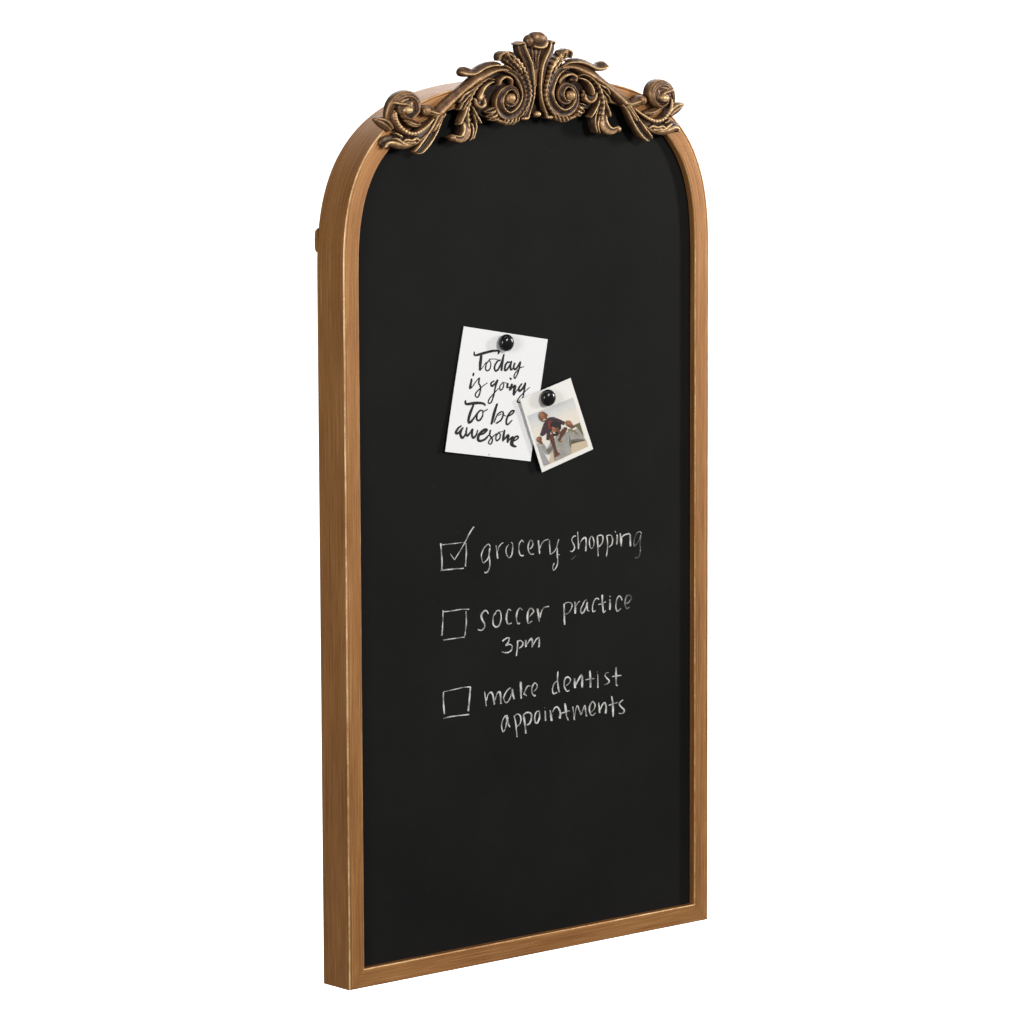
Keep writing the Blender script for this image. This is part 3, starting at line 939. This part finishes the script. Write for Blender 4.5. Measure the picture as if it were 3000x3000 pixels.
# ---- inner palmette leaf beside the shell
c = Cast("palmette_leaf")
LEAF = [(-1, .45, .15), (-.8, .72, .3), (-.4, .70, .12), (.0, .68, .1), (.35, .78, .22), (.6, .97, .8), (.76, 1, 1.05), (.9, .86, .7), (1, .4, .3)]
c.sweep(C1, [(428, 262, 68, 11.5), (412, 380, 76, 11.8), (365, 500, 78, 11.8), (300, 640, 74, 11.5), (252, 800, 66, 11.2), (220, 1000, 54, 11), (205, 1180, 47, 11), (215, 1350, 42, 11), (245, 1500, 38, 11), (290, 1640, 38, 11), (345, 1765, 55, 11)], LEAF, ends=(.8, .8), ws=1.0, vein=.05)
c.sweep(C1, [(372, 245, 26, 11.5), (420, 222, 34, 12), (470, 240, 30, 11.5)], ROUND, ends=(1, 1))
c.blob(C1, 335, 1772, 75, 42, 3, 11.5, .75, rot=-12)
c.build()

# ---- serrated acanthus leaf whose rim runs down round the scroll
c = Cast("acanthus_leaf")
c.sweep(C1, [(775, 448, 62, 9.5), (670, 515, 96, 10.5), (545, 640, 98, 11.5), (450, 795, 78, 12), (385, 980, 62, 12.5), (335, 1150, 56, 12.5), (318, 1320, 52, 12.5), (345, 1470, 45, 12), (405, 1600, 40, 11.5), (480, 1715, 38, 11)], LEAF, ends=(.8, .8), ws=1.0, vein=.05, wave=(.07, 95))
c.sweep(C1, [(800, 540, 30, 8), (812, 450, 40, 9.5), (770, 405, 38, 10.5), (690, 400, 36, 10.5)], ROUND, ends=(1, 1))
c.blob(C1, 600, 450, 140, 80, -1, 10, .32, rot=-12)
for (x0, y0, x1, y1, w0) in ((690, 450, 600, 610, 34), (610, 530, 520, 690, 34), (545, 590, 470, 760, 32), (470, 690, 425, 840, 28)):
    c.sweep(C1, [(x0, y0, w0 * .8, 11.8), ((x0 + x1) / 2 + 6, (y0 + y1) / 2, w0 * 1.2, 12.6), (x1, y1, w0 * .8, 12.2)], CHAN, ends=(.8, .8))
for k in range(4):
    c.blob(C1, 690 - 34 * k, 670 + 22 * k, 38, 20, 2, 10.5 - .3 * k, .5, rot=25)
c.build()

# ---- main volute
c = Cast("scroll")
c.sweep(C1, [(760, 740, 30, 9), (620, 790, 52, 10), (500, 900, 62, 10.5), (415, 1080, 66, 11), (375, 1280, 68, 11), (410, 1470, 80, 11), (510, 1620, 92, 11), (670, 1690, 95, 11.5), (830, 1620, 88, 12.5), (920, 1460, 72, 13.5), (915, 1280, 62, 14.2), (830, 1150, 55, 14.8), (710, 1120, 50, 15.2), (625, 1200, 48, 15.5), (605, 1330, 46, 15.8), (655, 1440, 44, 16), (740, 1470, 44, 16.2), (815, 1420, 44, 16.4), (830, 1330, 40, 16.6)],
        [(-1, .62, .75), (-.86, .74, .85), (-.62, .66, .28), (-.1, .62, .12), (.35, .70, .16), (.66, .92, .6), (.82, 1, 1.0), (.93, .9, .8), (1, .5, .3)][::-1] and
        [(-1, .5, .3), (-.93, .9, .8), (-.82, 1, 1.0), (-.66, .92, .6), (-.35, .74, .2), (.1, .68, .12), (.62, .70, .25), (.86, .76, .6), (1, .6, .4)], ends=(.9, .6), step=7, ws=.95)
c.blob(C1, 765, 1330, 86, 104, 8, 17.4, .8, nu=24, nv=16, sq=.8)
c.sweep(C1, [(560, 1060, 40, 8), (610, 980, 42, 10), (710, 912, 42, 12), (820, 895, 40, 13), (895, 945, 38, 13), (893, 1030, 34, 12)], ROUND, ends=(1, .9))
c.blob(C1, 795, 1000, 40, 44, 2, 9, .35)
c.build()
c = Cast("scroll_fringe")
c.sweep(C1, [(470, 1790, 40, 8), (620, 1822, 46, 8.5), (780, 1795, 46, 9), (920, 1720, 44, 9), (1010, 1600, 36, 8.5)], ROUND, ends=(1, 1))
for (x0, y0, x1, y1, w0, h) in ((500, 1730, 522, 1815, 42, 10.5), (580, 1755, 612, 1850, 44, 11), (660, 1765, 690, 1845, 42, 11), (735, 1745, 752, 1815, 38, 11), (905, 1680, 975, 1722, 44, 11.2), (940, 1600, 1035, 1655, 44, 11.2), (965, 1515, 1060, 1552, 46, 11.2)):
    c.sweep(C1, [(x0, y0, w0 * .7, h), ((x0 + x1) / 2, (y0 + y1) / 2, w0, h), (x1, y1, w0 * .9, h - .6)], CHAN, ends=(0, 1), step=7)
for k in range(9):
    c.blob(C1, 1040 + random.uniform(-30, 30), 1240 + k * 24, 34, 30, 1, 5.5 + random.uniform(-1, 1), .3)
c.build()

# ---- curled hook on top of the shoulder
c = Cast("hook_leaf")
c.sweep(C1, [(740, 640, 44, 7.5), (860, 622, 58, 9), (980, 625, 62, 9.5), (1110, 664, 62, 9.5), (1240, 728, 62, 10), (1340, 752, 80, 10.5), (1420, 738, 100, 10.5), (1478, 722, 104, 10)],
        [(-1, .35, .15), (-.8, .55, .22), (-.3, .74, .22), (.15, .92, .55), (.4, 1, 1.0), (.6, .92, .7), (.85, .6, .25), (1, .3, .1)], ends=(1, .75), pl=.62, ws=1.0)
c.build()

# ---- shoulder and arm sweeping down to the fork
c = Cast("shoulder_arm")
c.sweep(C1, [(600, 770, 45, 7), (720, 735, 60, 8), (880, 745, 72, 8.5), (1040, 800, 98, 8.5), (1190, 870, 112, 8.5), (1330, 960, 98, 8), (1470, 1060, 84, 8), (1600, 1165, 84, 8), (1720, 1270, 92, 8), (1840, 1380, 100, 8), (1950, 1480, 96, 8), (2020, 1540, 70, 8)], ARM, ends=(.8, .6))
c.build()
c = Cast("fork_knob")
c.sweep(C2, [(660, 780, 50, 8.5), (780, 800, 58, 9.5), (890, 765, 84, 10.5), (960, 730, 104, 10), (985, 715, 96, 9.5)], [(-1, .3, .15), (-.8, .6, .3), (-.3, .82, .35), (.1, 1, .95), (.35, .88, .5), (.7, .85, .8), (.9, .6, .4), (1, .3, .1)], ends=(1, .9))
c.blob(C2, 968, 728, 84, 104, 0, 11, .5, sq=.85)
c.build()
c = Cast("drop_leaf")
c.sweep(C2, [(640, 800, 56, 8), (720, 890, 62, 8.5), (790, 1010, 70, 9), (870, 1150, 82, 9.5), (960, 1290, 92, 9.5), (1050, 1410, 92, 9.5), (1130, 1500, 82, 9.5)], CHAN, ends=(.6, .9))
c.sweep(C2, [(690, 850, 40, 9.2), (760, 950, 46, 9.6), (830, 1060, 48, 10), (880, 1140, 36, 10)], [(-1, .4, .2), (-.6, .85, .5), (0, 1, .6), (.6, .85, .35), (1, .4, .2)], ends=(.6, .7))
c.build()

# ---- beaded tail
c = Cast("beaded_tail")
tail = [(800, 880, 16, 8.5), (890, 950, 24, 9.5), (960, 1000, 30, 10.5), (1065, 1068, 36, 11.5), (1180, 1130, 42, 12), (1295, 1156, 44, 12.3), (1410, 1120, 44, 12.4), (1500, 1035, 44, 12), (1555, 950, 40, 11.5), (1582, 860, 38, 11), (1590, 760, 38, 10.5), (1570, 680, 34, 10)]
c.sweep(C2, [(x, y, w * 1.15, h - 2.2) for x, y, w, h in tail], ROUND, ends=(.8, .8))
B = catmull(tail, 200)
dd = np.concatenate([[0], np.cumsum(np.linalg.norm(np.diff(B[:, :2], axis=0), axis=1))])
u, pos = 60.0, []
while u < dd[-1] - 20:
    b = np.array([np.interp(u, dd, B[:, k]) for k in range(4)])
    b2 = np.array([np.interp(u + 2, dd, B[:, k]) for k in range(4)])
    an = math.degrees(math.atan2(-(b2[1] - b[1]), b2[0] - b[0]))
    k_ = b[2] * .74
    c.blob(C2, b[0], b[1], k_, b[2] * .98, b[3] - 5, b[3] - .4, 1.0, nu=12, nv=8, rot=an)
    u += b[2] * 1.42
c.build()

# ---- flame leaf under the tail
c = Cast("flame_leaf")
c.sweep(C2, [(740, 920, 26, 7), (880, 1060, 44, 8), (1020, 1165, 62, 9), (1160, 1250, 88, 9.5), (1300, 1300, 118, 9.5), (1430, 1300, 120, 9), (1560, 1250, 100, 8), (1680, 1240, 80, 7), (1720, 1290, 70, 6)],
        [(-1, .4, .1), (-.7, .62, .15), (-.2, .66, .12), (.3, .72, .25), (.7, .9, .6), (.85, .85, .6), (1, .4, .2)], ends=(.9, .7))
for pts in ([(1150, 1300, 30, 9.3), (1215, 1270, 40, 9.8), (1300, 1300, 46, 10.2), (1400, 1275, 40, 10.2), (1440, 1290, 34, 10)],
            [(1400, 1360, 34, 9.6), (1480, 1330, 44, 10), (1540, 1270, 42, 10), (1585, 1228, 30, 9.8)],
            [(1300, 1380, 44, 9.2), (1440, 1385, 56, 9.6), (1560, 1350, 62, 9.6), (1650, 1310, 58, 9.4), (1715, 1310, 46, 9), (1735, 1355, 34, 8.6)],
            [(1470, 1195, 24, 9.5), (1520, 1165, 22, 9.5), (1560, 1120, 16, 9)],
            [(1220, 1340, 26, 9.4), (1300, 1350, 30, 9.8), (1380, 1330, 26, 9.8)]):
    c.sweep(C2, pts, [(-1, .72, .2), (-.8, .92, .7), (-.4, 1, 1.0), (.1, .95, .6), (.6, .88, .4), (1, .7, .15)], ends=(1, 1), step=7)
c.build()

# ---- curled end volute with eye
c = Cast("end_scroll")
c.sweep(C2, [(1612, 800, 54, 5), (1622, 680, 66, 7), (1585, 535, 86, 8.8), (1500, 435, 100, 10.4), (1390, 408, 108, 11.4), (1292, 458, 98, 11.8), (1228, 575, 76, 12), (1235, 710, 54, 12.4), (1303, 806, 42, 12.8), (1395, 846, 36, 13), (1482, 802, 32, 13), (1522, 720, 28, 12.8)],
        [(-1, .3, .15), (-.8, .68, .32), (-.5, .90, .36), (-.3, .88, .16), (-.05, 1, .5), (.2, .93, .18), (.45, .95, .4), (.75, .82, .55), (.9, .72, .75), (1, .45, .3)], ends=(.9, .8), step=7, vein=.02)
c.sweep(C2, [(1610, 520, 36, 11), (1540, 548, 38, 12), (1470, 562, 38, 13), (1425, 600, 46, 13.5), (1405, 650, 60, 13.5)], ROUND, ends=(1, .6))
c.blob(C2, 1414, 678, 104, 96, 3, 15.2, 1.0)
c.plate(C2, ell(1410, 620, 165, 185), 9.6, -.05)
c.sweep(C2, [(1300, 520, 30, 10.5), (1330, 600, 34, 10.5), (1310, 680, 24, 10)], ROUND, ends=(1, 1))
c.sweep(C2, [(1400, 470, 30, 11), (1470, 480, 34, 11), (1550, 530, 30, 10.5)], ROUND, ends=(1, 1))
c.build()
c = Cast("curl_leaf")
c.sweep(C2, [(1040, 985, 34, 6), (1120, 985, 58, 8), (1220, 970, 74, 9.5), (1300, 930, 70, 9.5), (1350, 890, 40, 9)], [(-1, .3, .1), (-.7, .7, .3), (-.2, .85, .25), (.1, 1, .8), (.35, .8, .3), (.6, .92, .75), (.85, .7, .3), (1, .3, .1)], ends=(1, .9))
c.build()
c = Cast("side_leaf")
c.sweep(C2, [(1580, 1020, 70, 6), (1660, 930, 100, 6.5), (1750, 860, 92, 6.5), (1830, 815, 52, 5.5)], [(-1, .35, .1), (-.75, .7, .35), (-.35, .95, .85), (0, .72, .15), (.3, .9, .7), (.6, .72, .3), (.85, .7, .4), (1, .35, .1)], ends=(.7, .7))
c.build()

# ---- hanging leaf between scroll and arm
c = Cast("hanging_leaf")
c.sweep(C1, [(930, 935, 22, 9), (1060, 905, 36, 9.5), (1190, 960, 52, 10), (1310, 1070, 62, 10), (1395, 1210, 70, 10), (1440, 1370, 76, 9.5), (1460, 1540, 84, 9), (1440, 1700, 95, 8.5), (1425, 1840, 90, 8), (1430, 1960, 80, 8)], [(-1, .35, .15), (-.75, .62, .3), (-.35, .8, .3), (-.12, 1, .95), (.08, .97, .8), (.3, .7, .2), (.65, .62, .12), (1, .3, .1)], ends=(1, .5), vein=.07, wave=(.10, 110))
# inner curled lobe
c.sweep(C1, [(950, 975, 24, 9.5), (1060, 1000, 34, 10.5), (1160, 1070, 46, 11), (1225, 1170, 54, 11.5), (1248, 1270, 52, 11.5), (1235, 1310, 40, 11)], [(-1, .3, .1), (-.6, .8, .75), (-.2, 1, 1.0), (.3, .9, .6), (.7, .65, .2), (1, .3, .1)], ends=(1, .8))
c.blob(C1, 1190, 1370, 105, 95, -1, 7, .15)
c.sweep(C1, [(1085, 1310, 30, 7), (1110, 1410, 46, 8.5), (1195, 1462, 52, 9), (1285, 1405, 46, 9), (1315, 1290, 34, 9)], ROUND, ends=(1, 1))
# outer serrated lobes
for pts in ([(1340, 1040, 36, 8.8), (1430, 1090, 44, 9.2), (1510, 1145, 42, 9.2)], [(1420, 1150, 42, 8.8), (1510, 1220, 52, 9.4), (1560, 1300, 44, 9.2)], [(1480, 1300, 40, 8.8), (1540, 1380, 46, 9.2), (1565, 1450, 42, 9)]):
    c.sweep(C1, pts, CHAN, ends=(1, 1), step=7)
# lower lobes
c.sweep(C1, [(1375, 1440, 30, 9.5), (1330, 1560, 44, 9.8), (1270, 1680, 50, 9.8), (1210, 1770, 42, 9.4)], RIDGE, ends=(.8, 1))
c.sweep(C1, [(1480, 1440, 34, 10), (1520, 1560, 46, 10.2), (1565, 1680, 46, 10), (1585, 1745, 38, 9.6)], [(-1, .4, .3), (-.6, .95, 1.0), (-.3, 1, .9), (.1, .7, .2), (.6, .7, .3), (1, .35, .1)], ends=(.8, 1))
c.sweep(C1, [(1340, 1600, 24, 9), (1300, 1760, 30, 9), (1290, 1900, 34, 8.6), (1325, 2070, 34, 8)], RIDGE, ends=(1, 1))
# curled tip
c.sweep(C2, [(200, 1060, 70, 8), (205, 1180, 92, 9), (250, 1290, 104, 10), (340, 1360, 92, 10.5), (430, 1350, 74, 10.5), (490, 1305, 48, 10)], [(-1, .5, .3), (-.85, .92, .8), (-.65, 1, 1.0), (-.35, .78, .45), (.1, .85, .5), (.6, .85, .65), (.85, .6, .3), (1, .3, .1)], ends=(.6, .9))
c.blob(C2, 478, 1315, 52, 74, 1, 11, .6, rot=15)
c.sweep(C2, [(110, 1080, 34, 8.5), (90, 1200, 40, 8.8), (100, 1320, 36, 8.5), (125, 1395, 26, 8)], RIDGE, ends=(1, 1))
c.build()
